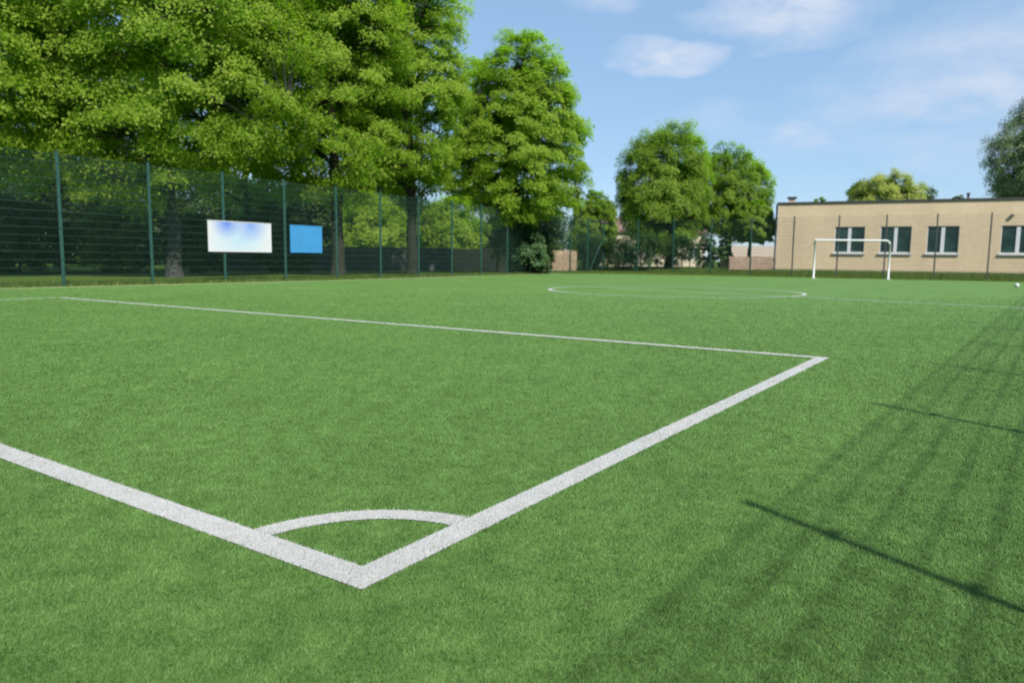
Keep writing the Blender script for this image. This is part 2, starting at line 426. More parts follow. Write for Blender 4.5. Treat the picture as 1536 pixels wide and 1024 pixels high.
def fence(start, dirn, n, step, label, mats, first=0, name='mesh_fence', hw=0.0055, dw=0.010, pw=0.085, sp=0.25):
    rz = math.atan2(dirn[1], dirn[0])
    root = empty(name, (start[0], start[1], 0), rz)
    tag(root, label, 'fence')
    pm = post_mesh(w=pw); pn = panel_mesh(step, hw=hw, dw=dw, sp=sp)
    for i in range(first, n + 1):
        o = link('post', pm, mats[0], root); o.location = (i * step, 0, 0)
        if i < n:
            o = link('mesh_panel', pn, mats[1], root); o.location = (i * step, 0, 0)
    return root
f1 = fence(LF0, LFD, 14, 3.05, 'tall green wire mesh fence running along the trees, carrying the two boards', (M['green_steel'], M['green_wire']), first=-3)
Lb = np.linalg.norm(BFE - CORN); nb = 13; stepb = 2.93
f2 = fence(CORN + BFD * 0.01, BFD, nb, stepb, 'tall thin mesh fence with grey posts behind the goal and before the beige building', (M['grey_steel'], M['grey_steel']), first=0, hw=0.0028, dw=0.0028)
# the bays near the corner are the denser green kind
gp = panel_mesh(stepb); gp.materials.append(M['green_wire']); go = post_mesh(); go.materials.append(M['green_steel'])
for ch_ in f2.children:
    if ch_.location.x < stepb * 4.5: ch_.data = gp if ch_.name.startswith('mesh_panel') else go
# corner braces
m = MB(); m.tube([(0.1, 0.07, 2.9), (2.75, 0.07, 0.15)], 0.03, 8); m.build('brace', M['green_steel'], f2)
m = MB(); m.tube([(14 * 3.05 - 0.1, -0.07, 2.9), (14 * 3.05 - 2.75, -0.07, 0.15)], 0.03, 8); m.build('brace', M['green_steel'], f1)
# the fence at the side of the pitch, whose shadow falls on the turf
sh = np.array([0.472, -0.882]); SUN_EL = 43.0
Ls = (FH + 0.06) / math.tan(R(SUN_EL))
tipA = at(1125, 755)[:2]; dR = u(np.array([3.45, 4.65]))
bR = tipA + sh * Ls
f3 = fence(bR - dR * 2.84 * 3, dR, 27, 2.84, 'tall green mesh fence at the right, beside the bare turf', (M['green_steel'], M['green_wire']), first=0, hw=0.0036, dw=0.0036, pw=0.044, sp=0.20)

# ------------------------------------------------------------------ boards on the fence
rzL = math.atan2(LFD[1], LFD[0])
def board(name, s0, s1, z0, z1, mat, label):
    w, h = s1 - s0, z1 - z0
    p = LF0 + LFD * s0
    out = np.array([LFD[1], -LFD[0]])
    p = p + out * 0.075
    root = empty(name, (p[0], p[1], z0), rzL); tag(root, label, 'sign')
    m = MB(); m.box(0.02, w - 0.02, 0.0, 0.018, 0.02, h - 0.02); m.build('panel', mat, root)
    m = MB()
    m.box(0, w, -0.008, 0.024, 0, 0.03); m.box(0, w, -0.008, 0.024, h - 0.03, h)
    m.box(0, 0.03, -0.008, 0.024, 0.031, h - 0.031); m.box(w - 0.03, w, -0.008, 0.024, 0.031, h - 0.031)
    m.build('frame', M['white_paint'] if mat is not M['blue_board'] else M['blue_board'], root)
    return root
board('display_board', 5.33, 8.35, 1.18, 2.36, M['print'], 'large white board with blurred blue print hung on the green mesh fence')
board('blue_sign', 9.38, 11.22, 1.19, 2.36, M['blue_board'], 'plain sky blue sign hung on the green mesh fence')

# ------------------------------------------------------------------ goal
gl = at(1220, 417.5)[:2]; gr = at(1332, 419)[:2]
gd = u(gr - gl); gw = np.linalg.norm(gr - gl)
root = empty('football_goal', (gl[0], gl[1], 0), math.atan2(gd[1], gd[0]))
tag(root, 'white football goal without a net standing before the fence and beige building', 'goal')
GH = 2.38
for x in (0, gw):
    m = MB(); m.tube([(x, 0, 0.012), (x, 0, 1.0), (x, 0, GH - 0.16 if x > 0 else GH)], 0.058, 14); m.build('post', M['white_paint'], root)
    m = MB(); m.bbox(x - 0.14, x + 0.14, -0.14, 0.14, 0.004, 0.03); m.build('foot_plate', M['white_paint'], root)
    m = MB(); m.tube([(x + (0.05 if x else -0.05), 0.03, GH - 0.22), (x + (0.10 if x else -0.02), 0.5, GH - 0.24)], 0.035, 8); m.build('net_arm', M['white_paint'], root)
m = MB()
pts = [(-0.055, 0, GH + 0.002), (gw * 0.5, 0, GH + 0.0)] + [(gw - 0.30 + 0.30 * math.sin(a), 0, GH - 0.30 + 0.30 * math.cos(a)) for a in np.linspace(0, R(75), 6)]
m.tube(pts, 0.056, 14); m.build('crossbar', M['white_paint'], root)

# ball
bp = at(1525, 431.5)
bm_v = 0.095
m = MB(); n1, n2 = 12, 18; v = []; f = []
for i in range(n1 + 1):
    for j in range(n2):
        a = math.pi * i / n1; b = 2 * math.pi * j / n2
        v.append((bm_v * math.sin(a) * math.cos(b), bm_v * math.sin(a) * math.sin(b), bm_v * math.cos(a)))
for i in range(n1):
    for j in range(n2):
        f.append((i*n2+j, (i+1)*n2+j, (i+1)*n2+(j+1) % n2, i*n2+(j+1) % n2))
m.add(v, f, True)
o = m.build('ball', M['ball']); o.location = (bp[0], bp[1], bm_v + 0.006); tag(o, 'small white ball lying on the turf near the right edge', 'ball')
for d in [(0,-.85,.53),(0,.85,.53),(.53,0,.85),(-.53,0,.85),(.85,-.53,0),(-.85,-.53,0),(0,-.85,-.53),(.85,.53,0),(-.85,.53,0)]:
    d = np.array(d) / np.linalg.norm(d); a = u(np.cross(d, [0.3, 0.2, 0.9])); b = np.cross(d, a)
    ring = [d * bm_v * 1.004 * math.cos(0.3) + (a * math.cos(k * 1.2566) + b * math.sin(k * 1.2566)) * bm_v * math.sin(0.3) for k in range(5)]
    MB().add(ring + [d * bm_v * 1.006], [(k, (k + 1) % 5, 5) for k in range(5)]).build('patch', M['ball_dark'], o)

# ------------------------------------------------------------------ school building
B0 = np.array([21.31, 60.0]); B1 = np.array([36.46, 52.7]); bd = u(B1 - B0); BL = 27.0; BZ = 0.22; BT = 5.62; BD = 13.0
root = empty('school_building', (B0[0], B0[1], 0), math.atan2(bd[1], bd[0]))
tag(root, 'long low beige brick building with flat roof and white framed windows', 'building')
wins = [(4.27, 6.40), (7.48, 9.57), (10.60, 12.66), (15.25, 17.33), (18.4, 20.5), (21.5, 23.6)]
WZ0, WZ1 = 1.74, 3.76; RV = 0.16
xs = sorted(set([0.0, BL] + [a for w in wins for a in w])); zs = [BZ - 0.4, WZ0, WZ1, BT]
m = MB()
isw = lambda a, b: any(abs(a - w[0]) < 1e-6 and abs(b - w[1]) < 1e-6 for w in wins)
for i in range(len(xs) - 1):
    for k in range(3):
        if k == 1 and isw(xs[i], xs[i + 1]): continue
        x0, x1, z0, z1 = xs[i], xs[i + 1], zs[k], zs[k + 1]
        m.add([(x0, 0, z0), (x1, 0, z0), (x1, 0, z1), (x0, 0, z1)], [(0, 1, 2, 3)])
for a, b in wins:
    m.add([(a, 0, WZ0), (b, 0, WZ0), (b, 0, WZ1), (a, 0, WZ1), (a, RV, WZ0), (b, RV, WZ0), (b, RV, WZ1), (a, RV, WZ1)],
          [(0, 4, 5, 1), (1, 5, 6, 2), (2, 6, 7, 3), (3, 7, 4, 0)])
m.add([(0, 0, zs[0]), (0, BD, zs[0]), (0, BD, BT), (0, 0, BT), (BL, 0, zs[0]), (BL, BD, zs[0]), (BL, BD, BT), (BL, 0, BT)], [(1, 0, 3, 2), (4, 5, 6, 7), (5, 1, 2, 6)])
m.build('wall', M['brick'], root)
m = MB(); m.box(-0.10, BL + 0.10, -0.12, BD + 0.1, BT + 0.002, BT + 0.10); roof = m.build('roof', M['dark_trim'], root)
m = MB(); m.box(0.1, BL - 0.1, 0.2, BD - 0.2, BT + 0.105, BT + 0.12); m.build('roof_felt', M['roof_felt'], roof)
# chimney and vent pipe on the roof
def on_roof(px, t):
    d = ray(px, 300); s_ = B0 + t * np.array([-bd[1], bd[0]])
    A = np.array([[d[0], -bd[0]], [d[1], -bd[1]]]); q = np.linalg.solve(A, s_); return q[1]
cx_ = on_roof(1188, 3.0)
m = MB(); m.box(cx_ - 0.24, cx_ + 0.24, 2.8, 3.3, BT + 0.105, BT + 0.62); ch = m.build('chimney', M['chimney'], roof)
m = MB(); m.box(cx_ - 0.36, cx_ + 0.36, 2.68, 3.42, BT + 0.621, BT + 0.75); m.build('chimney_cap', M['dark_trim'], roof)
vx = on_roof(1452, 2.0)
m = MB(); m.tube([(vx, 2.0, BT + 0.14), (vx, 2.0, BT + 0.62)], 0.09, 10); m.tube([(vx, 2.0, BT + 0.56), (vx, 2.0, BT + 0.66)], 0.13, 10); m.build('vent_pipe', M['dark_trim'], roof)
for a, b in wins:
    c_ = (a + b) / 2 + (-0.12 if a < 7.4 else 0.0); y0, y1 = RV - 0.07, RV - 0.005; e = 0.055
    m = MB()
    m.box(a + 0.003, b - 0.003, y0, y1, WZ0 + 0.003, WZ0 + e + 0.03); m.box(a + 0.003, b - 0.003, y0, y1, WZ1 - e, WZ1 - 0.003)
    m.box(a + 0.003, a + e, y0, y1, WZ0 + e + 0.031, WZ1 - e - 0.001); m.box(b - e, b - 0.003, y0, y1, WZ0 + e + 0.031, WZ1 - e - 0.001)
    fr = m.build('window', M['white_frame'], root)
    m = MB(); m.box((a + b) / 2 - 0.12, (a + b) / 2 + 0.12, y0 - 0.012, y1, WZ0 + e + 0.031, WZ1 - e - 0.001); m.build('mullion', M['white_frame'], fr)
    m = MB(); m.box(a + 0.01, b - 0.01, y1 - 0.02, y1 - 0.008, WZ0 + 0.01, WZ1 - 0.01); m.build('pane', M['glass'], fr)
    m = MB(); m.box(a - 0.10, b + 0.10, -0.14, RV - 0.075, WZ0 - 0.10, WZ0 - 0.002); m.build('sill', M['white_frame'], fr)
m = MB(); m.tube([(-0.09, -0.09, BZ), (-0.09, -0.09, BT - 0.02)], 0.075, 10)
for z in (0.9, 2.6, 4.4): m.box(-0.19, 0.01, -0.19, 0.0, z, z + 0.05)
m.build('added_dark_strip', M['dark_trim'], root)  # pipe shape added for the dark strip of a fence post and dark foliage
m = MB(); m.box(-0.02, BL + 0.02, -0.03, -0.002, BZ - 0.3, BZ + 0.26); m.build('plinth', m_simple('plinth_mat', (0.36, 0.31, 0.23), 0.9, 0.1), root)
sl = 15.80
m = MB(); m.box(sl - 0.03, sl + 0.03, -0.10, -0.001, 4.50, 4.56); br = m.build('flood_lamp', M['dark_trim'], root)
m = MB(); m.bbox(sl - 0.12, sl + 0.12, -0.21, -0.06, 4.36, 4.495, 0.02); m.build('lamp_housing', M['dark_trim'], br)

# ------------------------------------------------------------------ trees
def curve(p0, p1, bend, n=7):
    t_ = np.linspace(0, 1, n)[:, None]; mid = (p0 + p1) / 2 + bend
    return (1 - t_) ** 2 * p0 + 2 * (1 - t_) * t_ * mid + t_ ** 2 * p1

def leaf_faces(r, cl, rad, nl, ctr, size, flat=0.42, up=0.9):
    """leaf quads spread in drooping sprays round the clump centres cl"""
    K = len(cl); idx = np.repeat(np.arange(K), nl); N = len(idx)
    th = r.uniform(0, 2 * math.pi, N); q = np.sqrt(r.uniform(0, 1, N)); Rc = rad[idx]
    ecc = r.uniform(0.65, 1.0, K)[idx]; ea = r.uniform(0, math.pi, K)[idx]
    a = q * np.cos(th); b = q * np.sin(th) * ecc
    x = (a * np.cos(ea) - b * np.sin(ea)) * Rc; y = (a * np.sin(ea) + b * np.cos(ea)) * Rc
    outw = cl - ctr; outw = outw / (np.linalg.norm(outw, axis=1)[:, None] + 1e-6)
    o = outw[idx]
    z = -0.30 * q * q * Rc + r.normal(0, flat * 0.5, N) * Rc - 0.28 * (x * o[:, 0] + y * o[:, 1]) * (0.6 + 0.4 * (1 - o[:, 2]))
    p = cl[idx] + np.stack([x, y, z], 1)
    nrm = np.array([0, 0, 1.0]) * up * 0.75 + o * 0.85 + r.normal(0, 0.34, (N, 3)); nrm /= np.linalg.norm(nrm, axis=1)[:, None]
    ax = r.normal(0, 1, (N, 3)); ax -= (ax * nrm).sum(1)[:, None] * nrm; ax /= np.linalg.norm(ax, axis=1)[:, None]
    bx = np.cross(nrm, ax); L = (size * r.uniform(0.5, 1.45, N))[:, None]
    return np.stack([p - ax * L * 0.5, p + bx * L * 0.40 + ax * L * 0.05 - nrm * L * 0.06, p + ax * L * 0.55, p - bx * L * 0.40 + ax * L * 0.05 - nrm * L * 0.06], 1)

def crown_clumps(r, n, c, rx, ry, rz, shell=0.72, lobes=11, taper=0.25, bite=0.32):
    d = r.normal(0, 1, (n, 3)); d /= np.linalg.norm(d, axis=1)[:, None]
    pn = 1 / (np.abs(d) ** 2.5).sum(1) ** 0.4
    lb = r.normal(0, 1, (lobes, 3)); lb /= np.linalg.norm(lb, axis=1)[:, None]
    k = np.exp(-((1 - d @ lb.T) / 0.16)).max(1)
    rr = (1 - bite) + bite * k
    s_ = np.where(r.uniform(0, 1, n) < shell, r.uniform(0.80, 1.0, n), r.uniform(0.3, 0.82, n))
    tp = 1 - taper * np.clip(d[:, 2], 0, 1) ** 1.5
    return c + d * (rr * s_ * pn)[:, None] * np.stack([rx * tp, ry * tp, np.full(n, rz)], 1)

def tree(name, label, cat, tpx, Yd, cpx, hw, top, bot, seed, ncl, nl, size, mat, bark, group=None, trad=0.36, crad=(0.09, 0.15), stem=True, fork=False, bite=0.24, flat=0.42, taper=0.25, lobes=11, ytrunk=None):
    r = np.random.default_rng(seed); k = Yd / FOC
    ncl = int(ncl * 1.25); nl = int(nl * 0.8)
    c = dep(cpx, (top + bot) / 2, Yd); rx = hw * k; rz = (bot - top) / 2 * k; ry = rx
    b = dep(tpx, 400, Yd); zb = float(gz(b[0], b[1])); base = np.array([b[0], b[1], zb])
    root = empty(name, base); tag(root, label, cat, group)
    cl = crown_clumps(r, ncl, c, rx, ry, rz, lobes=lobes, bite=bite, taper=taper); cl[:, 2] = np.maximum(cl[:, 2], zb + 0.15)
    sc_ = (rx * rx * rz) ** (1 / 3)
    rad = r.uniform(crad[0], crad[1], ncl) * sc_
    v = leaf_faces(r, cl, rad, nl, c, size, flat)
    link('crown', np_mesh('crown', v - base, 4), mat, root)
    if not stem: return root
    m = MB()
    tz = c[2] + 0.45 * rz; cb = c[2] - 0.75 * rz
    n = 14; h = np.concatenate([[0, 0.03, 0.07], np.linspace(0.13, 1, n - 3)]); top_p = np.array([c[0] * 0.75 + base[0] * 0.25, c[1], tz])
    path = base + (top_p - base) * h[:, None]; 
    path[:, 0] = base[0] + (top_p[0] - base[0]) * h ** 1.8; path[1:-1, :2] += r.normal(0, 0.10, (n - 2, 2)) * sc_ * 0.06
    path[0, 2] -= 0.15
    radt = trad * 0.85 * (1 - 0.80 * h); radt[0] *= 1.35; radt[1] *= 1.10
    m.tube(path - base, radt, 12)
    nlmb = 13; pick = [r.integers(ncl)]; dd = np.linalg.norm(cl - cl[pick[0]], axis=1)
    for _ in range(nlmb - 1):
        j = int(dd.argmax()); pick.append(j); dd = np.minimum(dd, np.linalg.norm(cl - cl[j], axis=1))
    pts_all = [path[8:]]; prad = [radt[8:]]
    for j in pick:
        tgt = cl[j]; hd = np.linalg.norm(tgt[:2] - path[8, :2])
        zs_ = np.clip(tgt[2] - 0.75 * hd, max(cb - 0.10 * rz, zb + 1.0), tz * 0.92)
        i = np.interp(zs_, path[:, 2], np.arange(n)); i0 = int(i); fr = i - i0; i1 = min(i0 + 1, n - 1)
        p0 = path[i0] * (1 - fr) + path[i1] * fr; r0 = (radt[i0] * (1 - fr) + radt[i1] * fr) * 0.55
        cv = curve(p0, tgt, np.array([0, 0, 0.06 * hd]) + r.normal(0, 0.05, 3) * sc_, 9)
        rr = np.linspace(r0, 0.03, 9); m.tube(cv - base, rr, 7); pts_all.append(cv[2:]); prad.append(rr[2:])
    P = np.concatenate(pts_all); PR = np.concatenate(prad)
    for j in range(ncl):
        d = np.linalg.norm(P - cl[j], axis=1) + 0.7 * np.maximum(P[:, 2] - cl[j, 2] + 0.3, 0); q = int(d.argmin())
        if d[q] < 0.15: continue
        cv = curve(P[q], cl[j], r.normal(0, 0.06, 3) * d[q], 4)
        m.tube(cv - base, np.linspace(min(0.07, PR[q] * 0.6), 0.012, 4), 4, caps=False)
    m.build('trunk', bark, root)
    return root

GT = 'tall leafy trees in a row behind the green fence'
tree('linden_tree', 'big broad tree reaching out of the frame at the far left', 'tree', -60, 31, -95, 215, -330, 262, 11, 620, 330, 0.112, M['leaf'], M['bark_grey'], GT, 0.42)
tree('linden_tree', 'widest spreading green tree with grey trunk, left of the white board', 'tree', 262, 35, 232, 235, -300, 292, 12, 800, 340, 0.112, M['leaf'], M['bark_grey'], GT, 0.40)
tree('linden_tree', 'tall green tree with forked dark limbs above the blue sign', 'tree', 508, 40, 470, 150, -250, 312, 13, 600, 320, 0.112, M['leaf'], M['bark'], GT, 0.42)
tree('linden_tree', 'tall green tree with bare dark trunk standing right of the blue sign', 'tree', 619, 44, 600, 113, -130, 316, 14, 600, 300, 0.115, M['leaf'], M['bark'], GT, 0.40, taper=0.15)
tree('linden_tree', 'full round green tree at the end of the tall row, open sky right of it', 'tree', 752, 49, 781, 107, 54, 342, 15, 640, 280, 0.12, M['leaf'], M['bark'], GT, 0.42)
GK = 'trees standing further back behind the tall row'
tree('linden_tree', 'shaded green tree further back, left of the widest tree', 'tree', 90, 50, 90, 150, -40, 330, 16, 330, 150, 0.19, M['leaf'], M['bark'], GK, 0.35)
tree('linden_tree', 'shaded green tree further back, above the white board', 'tree', 372, 53, 372, 125, -60, 330, 17, 330, 150, 0.19, M['leaf'], M['bark'], GK, 0.35)
tree('linden_tree', 'shaded green tree further back, between the forked tree and the bare trunk', 'tree', 556, 74, 552, 95, 20, 305, 18, 260, 150, 0.19, M['leaf'], M['bark'], GK, 0.3)
tree('linden_tree', 'shaded green tree further back, between the bare trunk and the end of the row', 'tree', 700, 76, 708, 66, 72, 335, 19, 260, 150, 0.19, M['leaf'], M['bark'], GK, 0.3)
GM = 'round trees behind the far fence corner'
tree('round_tree', 'large round dome tree standing alone beyond the centre circle', 'tree', 1003, 66, 997, 80, 176, 388, 21, 620, 230, 0.135, M['leaf_far'], M['bark'], GM, 0.42, flat=0.7)
tree('round_tree', 'smaller round tree behind the dome tree, towards the beige building', 'tree', 1092, 68, 1098, 66, 212, 362, 22, 360, 220, 0.135, M['leaf_far'], M['bark'], GM, 0.32, flat=0.7)
tree('small_tree', 'low bushy tree touching the left corner of the beige building', 'tree', 1122, 62.5, 1132, 36, 298, 366, 23, 300, 190, 0.13, M['leaf_far'], M['bark'], GM, 0.2, flat=0.7)
tree('small_tree', 'small dark green tree in the gap between tall row and dome tree', 'tree', 893, 64, 890, 40, 282, 405, 24, 320, 180, 0.14, M['leaf_far'], M['bark'], GM, 0.2, flat=0.7)
GB = 'treetops beyond the beige building'
tree('yellow_tree', 'yellowish green tree crown rising above the beige building roof', 'tree', 1325, 95, 1322, 70, 254, 345, 31, 340, 170, 0.17, M['leaf_yellow'], M['bark_grey'], GB, 0.35, bite=0.38, flat=0.7)
tree('birch_tree', 'tall grey green tree rising at the right edge above the roof', 'tree', 1565, 84, 1566, 78, 112, 350, 32, 760, 210, 0.14, M['leaf_birch'], M['bark_grey'], GB, 0.35, taper=0.75, flat=0.7)
tree('yellow_tree', 'tiny yellow green treetop right of the chimney', 'tree', 1225, 95, 1226, 16, 289, 350, 33, 60, 90, 0.2, M['leaf_far'], M['bark'], GB, 0.2)
tree('yellow_tree', 'tiny yellow green treetop left of the roof vent pipe', 'tree', 1434, 95, 1434, 18, 286, 350, 34, 60, 90, 0.2, M['leaf_yellow'], M['bark'], GB, 0.2)

GS = 'shrubs and bushes beyond the fences'
def shrub(label, px, Yd, hw, top, seed, mat, n=130, nl=120, size=0.13, bot=412, cat='shrub'):
    tree('shrub', label, cat, px, Yd, px, hw, top, bot, seed, n, nl, size, mat, M['bark'], GS, 0.09, crad=(0.14, 0.22), bite=0.25, flat=0.55, taper=0.1)
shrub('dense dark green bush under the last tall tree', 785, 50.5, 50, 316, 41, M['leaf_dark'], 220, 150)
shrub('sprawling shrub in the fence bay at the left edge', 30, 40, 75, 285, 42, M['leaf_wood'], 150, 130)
shrub('yellow green shrub behind the fence left of the grey trunk', 175, 43, 70, 305, 43, M['leaf_mid'], 150, 130)
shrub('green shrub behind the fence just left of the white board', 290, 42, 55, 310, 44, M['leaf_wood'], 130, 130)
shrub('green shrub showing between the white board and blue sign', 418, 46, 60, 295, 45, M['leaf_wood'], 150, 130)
shrub('tall light green shrub behind the dark board fence', 556, 66.5, 62, 285, 46, M['leaf'], 230, 130, 0.17)
shrub('light green shrub right of the bare dark trunk', 676, 67, 58, 288, 47, M['leaf'], 220, 130, 0.17)
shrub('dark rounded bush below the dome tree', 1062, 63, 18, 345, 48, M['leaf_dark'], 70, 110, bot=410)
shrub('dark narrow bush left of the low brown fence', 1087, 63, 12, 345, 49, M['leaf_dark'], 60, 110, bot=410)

# clipped dark hedge beyond the corner of the fence
def hedge(label, px0, px1, Yd, top, seed, mat):
    r = np.random.default_rng(seed); a = dep(px0, 400, Yd); b = dep(px1, 400, Yd); h = dep((px0 + px1) / 2, top, Yd)[2]
    n = int((b[0] - a[0]) * 26); base = (a + b) / 2; base[2] = float(gz(base[0], base[1]))
    cl = np.stack([r.uniform(a[0], b[0], n), r.uniform(Yd - 0.9, Yd + 0.9, n), base[2] + r.uniform(0.1, 1, n) ** 0.7 * (h - base[2]) * (0.9 + 0.1 * np.sin(np.arange(n)))], 1)
    v = leaf_faces(r, cl, r.uniform(0.4, 0.7, n), 110, base + np.array([0, 0, 0.5]), 0.14, 0.6)
    root = empty('hedge', base); tag(root, label, 'hedge'); link('foliage', np_mesh('foliage', v - base, 4), mat, root)
    m = MB()
    for i in range(14):
        x = a[0] - base[0] + (b[0] - a[0]) * (i + 0.5) / 14; m.tube([(x, 0, -0.05), (x + 0.1, 0.05, (h - base[2]) * 0.6)], [0.05, 0.02], 6)
    m.build('stem', M['bark'], root)
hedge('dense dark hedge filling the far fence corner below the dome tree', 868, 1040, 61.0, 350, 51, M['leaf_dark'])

# distant wood behind the left row: one mass of foliage
r = np.random.default_rng(77); n = 4600
xx = r.uniform(-78, 5, n); yy = r.uniform(70, 86, n); hh = (10.0 - 0.10 * (xx + 38) + 1.6 * np.sin(xx * 0.31) + 1.0 * np.sin(xx * 0.83 + 1)) * (0.9 + 0.1 * np.clip((yy - 70) / 10, 0, 1))
cl = np.stack([xx, yy, r.uniform(0.0, 1, n) ** 0.8 * hh], 1)
v = leaf_faces(r, cl, r.uniform(0.8, 1.4, n), 80, np.array([-30, 90, -10.0]), 0.32, 0.6)
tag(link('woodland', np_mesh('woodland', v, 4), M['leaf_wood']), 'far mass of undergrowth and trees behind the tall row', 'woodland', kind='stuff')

# ------------------------------------------------------------------ board fences, shed, house beyond
def board_fence(name, label, p0, p1, h, mat, bay=2.4, plank=0.14, zt=None):
    p0 = np.asarray(p0[:2]); p1 = np.asarray(p1[:2]); d = u(p1 - p0); L = np.linalg.norm(p1 - p0)
    z = float(gz(*((p0 + p1) / 2)))
    root = empty(name, (p0[0], p0[1], z), math.atan2(d[1], d[0])); tag(root, label, 'fence')
    m = MB(); k = int(L / plank); rr = random.Random(3)
    for i in range(k): m.box(i * plank + 0.004, (i + 1) * plank - 0.004, 0, 0.022, 0.06, h + rr.uniform(-0.012, 0.012))
    m.build('planks', mat, root)
    m = MB(); m.box(0, L, 0.023, 0.07, 0.35, 0.44); m.box(0, L, 0.023, 0.07, h - 0.40, h - 0.31); m.build('rail', mat, root)
    pm = MB().bbox(-0.05, 0.05, 0.071, 0.17, -0.2, h + 0.06).mesh('post')
    for i in range(int(L / bay) + 1): o = link('post', pm, mat, root); o.location = (i * bay, 0, 0)
    return root
board_fence('board_fence', 'dark grey board fence behind the mesh right of the blue sign', dep(330, 405, 50), dep(681, 405, 56), 1.75, M['dark_wood'])
board_fence('board_fence', 'tan wooden board fence below the last tall tree', dep(681.5, 405, 56.1), dep(866, 405, 60), 1.72, M['tan_wood'])
board_fence('board_fence', 'low brown board fence left of the beige building', dep(1094, 404, 57.6), dep(1161, 404, 57.6), 1.06, M['brown_wood'])

def gable(name, label, cat, pxa, pxb, Yd, wall_top, ridge, D, mw, mr, windows=0):
    a = dep(pxa, 400, Yd); b = dep(pxb, 400, Yd); w = b[0] - a[0]; z = float(gz(a[0], a[1]))
    zt = dep((pxa + pxb) / 2, wall_top, Yd)[2] - z; zr = dep((pxa + pxb) / 2, ridge, Yd)[2] - z
    root = empty(name, (a[0], a[1], z)); tag(root, label, cat)
    m = MB(); m.add([(0,0,-.2),(w,0,-.2),(w,D,-.2),(0,D,-.2),(0,0,zt),(w,0,zt),(w,D,zt),(0,D,zt),(0,D/2,zr),(w,D/2,zr)],
                    [(0,1,5,4),(2,3,7,6),(1,2,6,9,5),(3,0,4,8,7)]); m.build('wall', mw, root)
    m = MB(); e = 0.35; s_ = (zr - zt) / (D / 2)
    for sg in (0, 1):
        y0, y1 = (-e, D / 2) if sg == 0 else (D + e, D / 2); z0 = zt - e * s_ + 0.05; z1 = zr + 0.05
        v = [(-e, y0, z0), (w + e, y0, z0), (w + e, y1, z1), (-e, y1, z1)]; v2 = [(x, y, zz + 0.12) for x, y, zz in v]
        m.add(v + v2, [(0,1,2,3), (7,6,5,4), (0,4,5,1), (1,5,6,2), (3,7,4,0)])
    m.build('roof', mr, root)
    for i in range(windows):
        x = w * (i + 0.5) / windows
        for zc in ((1.6, 4.1) if zt > 4.6 else (1.6,)):
            m = MB(); m.box(x - 0.65, x + 0.65, -0.04, -0.003, zc - 0.65, zc + 0.65); fr = m.build('window', M['white_frame'], root)
            m = MB(); m.box(x - 0.56, x - 0.03, -0.05, -0.041, zc - 0.56, zc + 0.56); m.box(x + 0.03, x + 0.56, -0.05, -0.041, zc - 0.56, zc + 0.56); m.build('pane', M['glass'], fr)
gable('house', 'pale beige house half hidden by the dome tree', 'house', 893, 1056, 84, 348, 326, 9, M['house_wall'], M['house_roof'], 5)
gable('shed', 'low shed with pale tan roof behind the low brown fence', 'shed', 1104, 1180, 76, 386, 371, 6, M['brown_wood'], M['tan_roof'])

# ------------------------------------------------------------------ sky, sun
w = bpy.data.worlds.new('World'); sc.world = w; w.use_nodes = True
nt = w.node_tree; nt.nodes.clear()
N = lambda t_: nt.nodes.new(t_)
out = N('ShaderNodeOutputWorld'); bg = N('ShaderNodeBackground'); bg.inputs['Strength'].default_value = 0.09
sky = N('ShaderNodeTexSky'); sky.sky_type = 'NISHITA'; sky.sun_disc = False
sky.sun_elevation = R(SUN_EL); sky.sun_rotation = math.atan2(sh[0], sh[1]); sky.altitude = 100; sky.air_density = 1.0; sky.dust_density = 0.15; sky.ozone_density = 2.5
tc = N('ShaderNodeTexCoord')
nz = N('ShaderNodeTexNoise'); nz.inputs['Scale'].default_value = 9.0; nz.inputs['Detail'].default_value = 6; nz.inputs['Roughness'].default_value = 0.6
mpz = N('ShaderNodeMapping'); mpz.inputs['Scale'].default_value = (1.0, 1.0, 2.6); nt.links.new(tc.outputs['Generated'], mpz.inputs['Vector']); nt.links.new(mpz.outputs[0], nz.inputs['Vector'])
nr = N('ShaderNodeMapRange'); nr.inputs['From Min'].default_value = 0.28; nr.inputs['From Max'].default_value = 0.66; nt.links.new(nz.outputs['Fac'], nr.inputs['Value'])
wn = N('ShaderNodeTexNoise'); wn.inputs['Scale'].default_value = 14.0; wn.inputs['Detail'].default_value = 5; nt.links.new(mpz.outputs[0], wn.inputs['Vector'])
ws = N('ShaderNodeVectorMath'); ws.operation = 'SUBTRACT'; ws.inputs[1].default_value = (0.5, 0.5, 0.5); nt.links.new(wn.outputs['Color'], ws.inputs[0])
wm = N('ShaderNodeVectorMath'); wm.operation = 'MULTIPLY'; wm.inputs[1].default_value = (0.10, 0.10, 0.045); nt.links.new(ws.outputs[0], wm.inputs[0])
wa_ = N('ShaderNodeVectorMath'); wa_.operation = 'ADD'; nt.links.new(tc.outputs['Generated'], wa_.inputs[0]); nt.links.new(wm.outputs[0], wa_.inputs[1])
acc = None
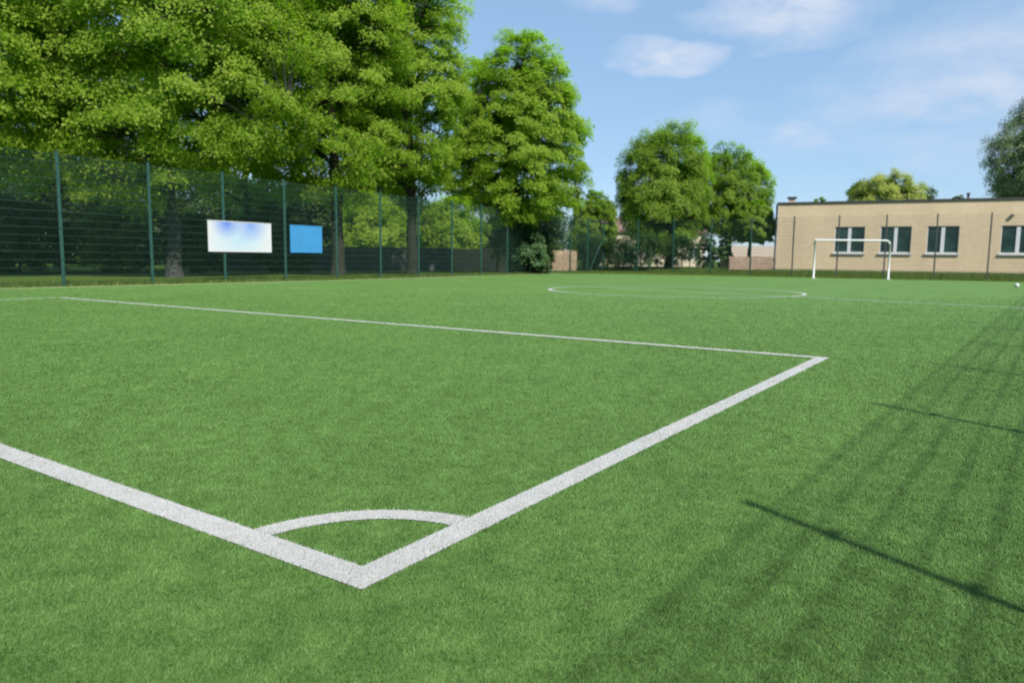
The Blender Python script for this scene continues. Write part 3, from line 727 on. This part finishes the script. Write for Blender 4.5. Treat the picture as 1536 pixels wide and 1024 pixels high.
for px, py, sx, sz, k in [(962, 84, 0.050, 0.024, 1.5), (1012, 92, 0.062, 0.022, 1.5), (1190, 8, 0.11, 0.052, 1.7), (1110, 18, 0.07, 0.02, 0.5), (1500, 130, 0.20, 0.10, 1.1), (1390, 150, 0.16, 0.05, 0.8), (1440, 205, 0.26, 0.022, 0.5), (1185, 204, 0.06, 0.014, 0.8), (1085, 185, 0.10, 0.03, 0.30), (915, 2, 0.05, 0.02, 0.5), (-800, 100, 0.5, 0.2, 0.8), (2600, 60, 0.5, 0.25, 0.8)]:
    d = ray(px, py); d /= np.linalg.norm(d)
    az = math.atan2(d[0], d[1])
    mp = N('ShaderNodeMapping'); mp.vector_type = 'TEXTURE'
    mp.inputs['Location'].default_value = d.tolist(); mp.inputs['Rotation'].default_value = (0, 0, -az); mp.inputs['Scale'].default_value = (sx, 0.3, sz)
    nt.links.new(wa_.outputs[0], mp.inputs['Vector'])
    g = N('ShaderNodeTexGradient'); g.gradient_type = 'SPHERICAL'; nt.links.new(mp.outputs[0], g.inputs[0])
    mu = N('ShaderNodeMath'); mu.operation = 'MULTIPLY'; mu.inputs[1].default_value = k; nt.links.new(g.outputs['Fac'], mu.inputs[0])
    if acc is None: acc = mu.outputs[0]
    else:
        mm = N('ShaderNodeMath'); mm.operation = 'MAXIMUM'; nt.links.new(acc, mm.inputs[0]); nt.links.new(mu.outputs[0], mm.inputs[1]); acc = mm.outputs[0]
sm = N('ShaderNodeMath'); sm.operation = 'POWER'; sm.inputs[1].default_value = 0.75; nt.links.new(acc, sm.inputs[0])
cf = N('ShaderNodeMath'); cf.operation = 'MULTIPLY'; nt.links.new(sm.outputs[0], cf.inputs[0]); nt.links.new(nr.outputs[0], cf.inputs[1])
cf.use_clamp = True
mx = N('ShaderNodeMix'); mx.data_type = 'RGBA'; nt.links.new(cf.outputs[0], mx.inputs[0]); 
fl = N('ShaderNodeMix'); fl.data_type = 'RGBA'; fl.inputs[0].default_value = 0.70; nt.links.new(sky.outputs[0], fl.inputs[6]); fl.inputs[7].default_value = (1.56, 2.55, 3.85, 1)
nt.links.new(fl.outputs[2], mx.inputs[6]); mx.inputs[7].default_value = (3.5, 3.95, 4.7, 1)
nt.links.new(mx.outputs[2], bg.inputs['Color']); nt.links.new(bg.outputs[0], out.inputs['Surface'])

sd = bpy.data.lights.new('sun', 'SUN'); sd.energy = 3.6; sd.angle = R(0.5); sd.color = (1.0, 0.955, 0.88)
so = bpy.data.objects.new('sun', sd); col.objects.link(so)
sv = Vector((sh[0] * math.cos(R(SUN_EL)) / np.linalg.norm(sh), sh[1] * math.cos(R(SUN_EL)) / np.linalg.norm(sh), math.sin(R(SUN_EL))))
so.rotation_euler = sv.to_track_quat('Z', 'Y').to_euler(); so.location = sv * 60

# ------------------------------------------------------------------ camera
cd = bpy.data.cameras.new('camera'); co = bpy.data.objects.new('camera', cd); col.objects.link(co)
c_, s_ = math.cos(ROLL), math.sin(ROLL); cp, sp = math.cos(PITCH), math.sin(PITCH)
xa = Vector((c_, s_ * sp, s_ * cp)); ya = Vector((-s_, c_ * sp, c_ * cp)); za = Vector((0, -cp, sp))
co.matrix_world = Matrix(((xa.x, ya.x, za.x, 0), (xa.y, ya.y, za.y, 0), (xa.z, ya.z, za.z, CAMH), (0, 0, 0, 1)))
cd.sensor_width = 36.0; cd.lens = FOC / 1536 * 36.0; cd.clip_start = 0.05; cd.clip_end = 2500
cd.dof.use_dof = True; cd.dof.focus_distance = 3.2; cd.dof.aperture_fstop = 2.8
sc.camera = co
sc.view_settings.view_transform = 'Standard'; sc.view_settings.look = 'None'; sc.view_settings.gamma = 1.0; sc.view_settings.exposure = 1.1
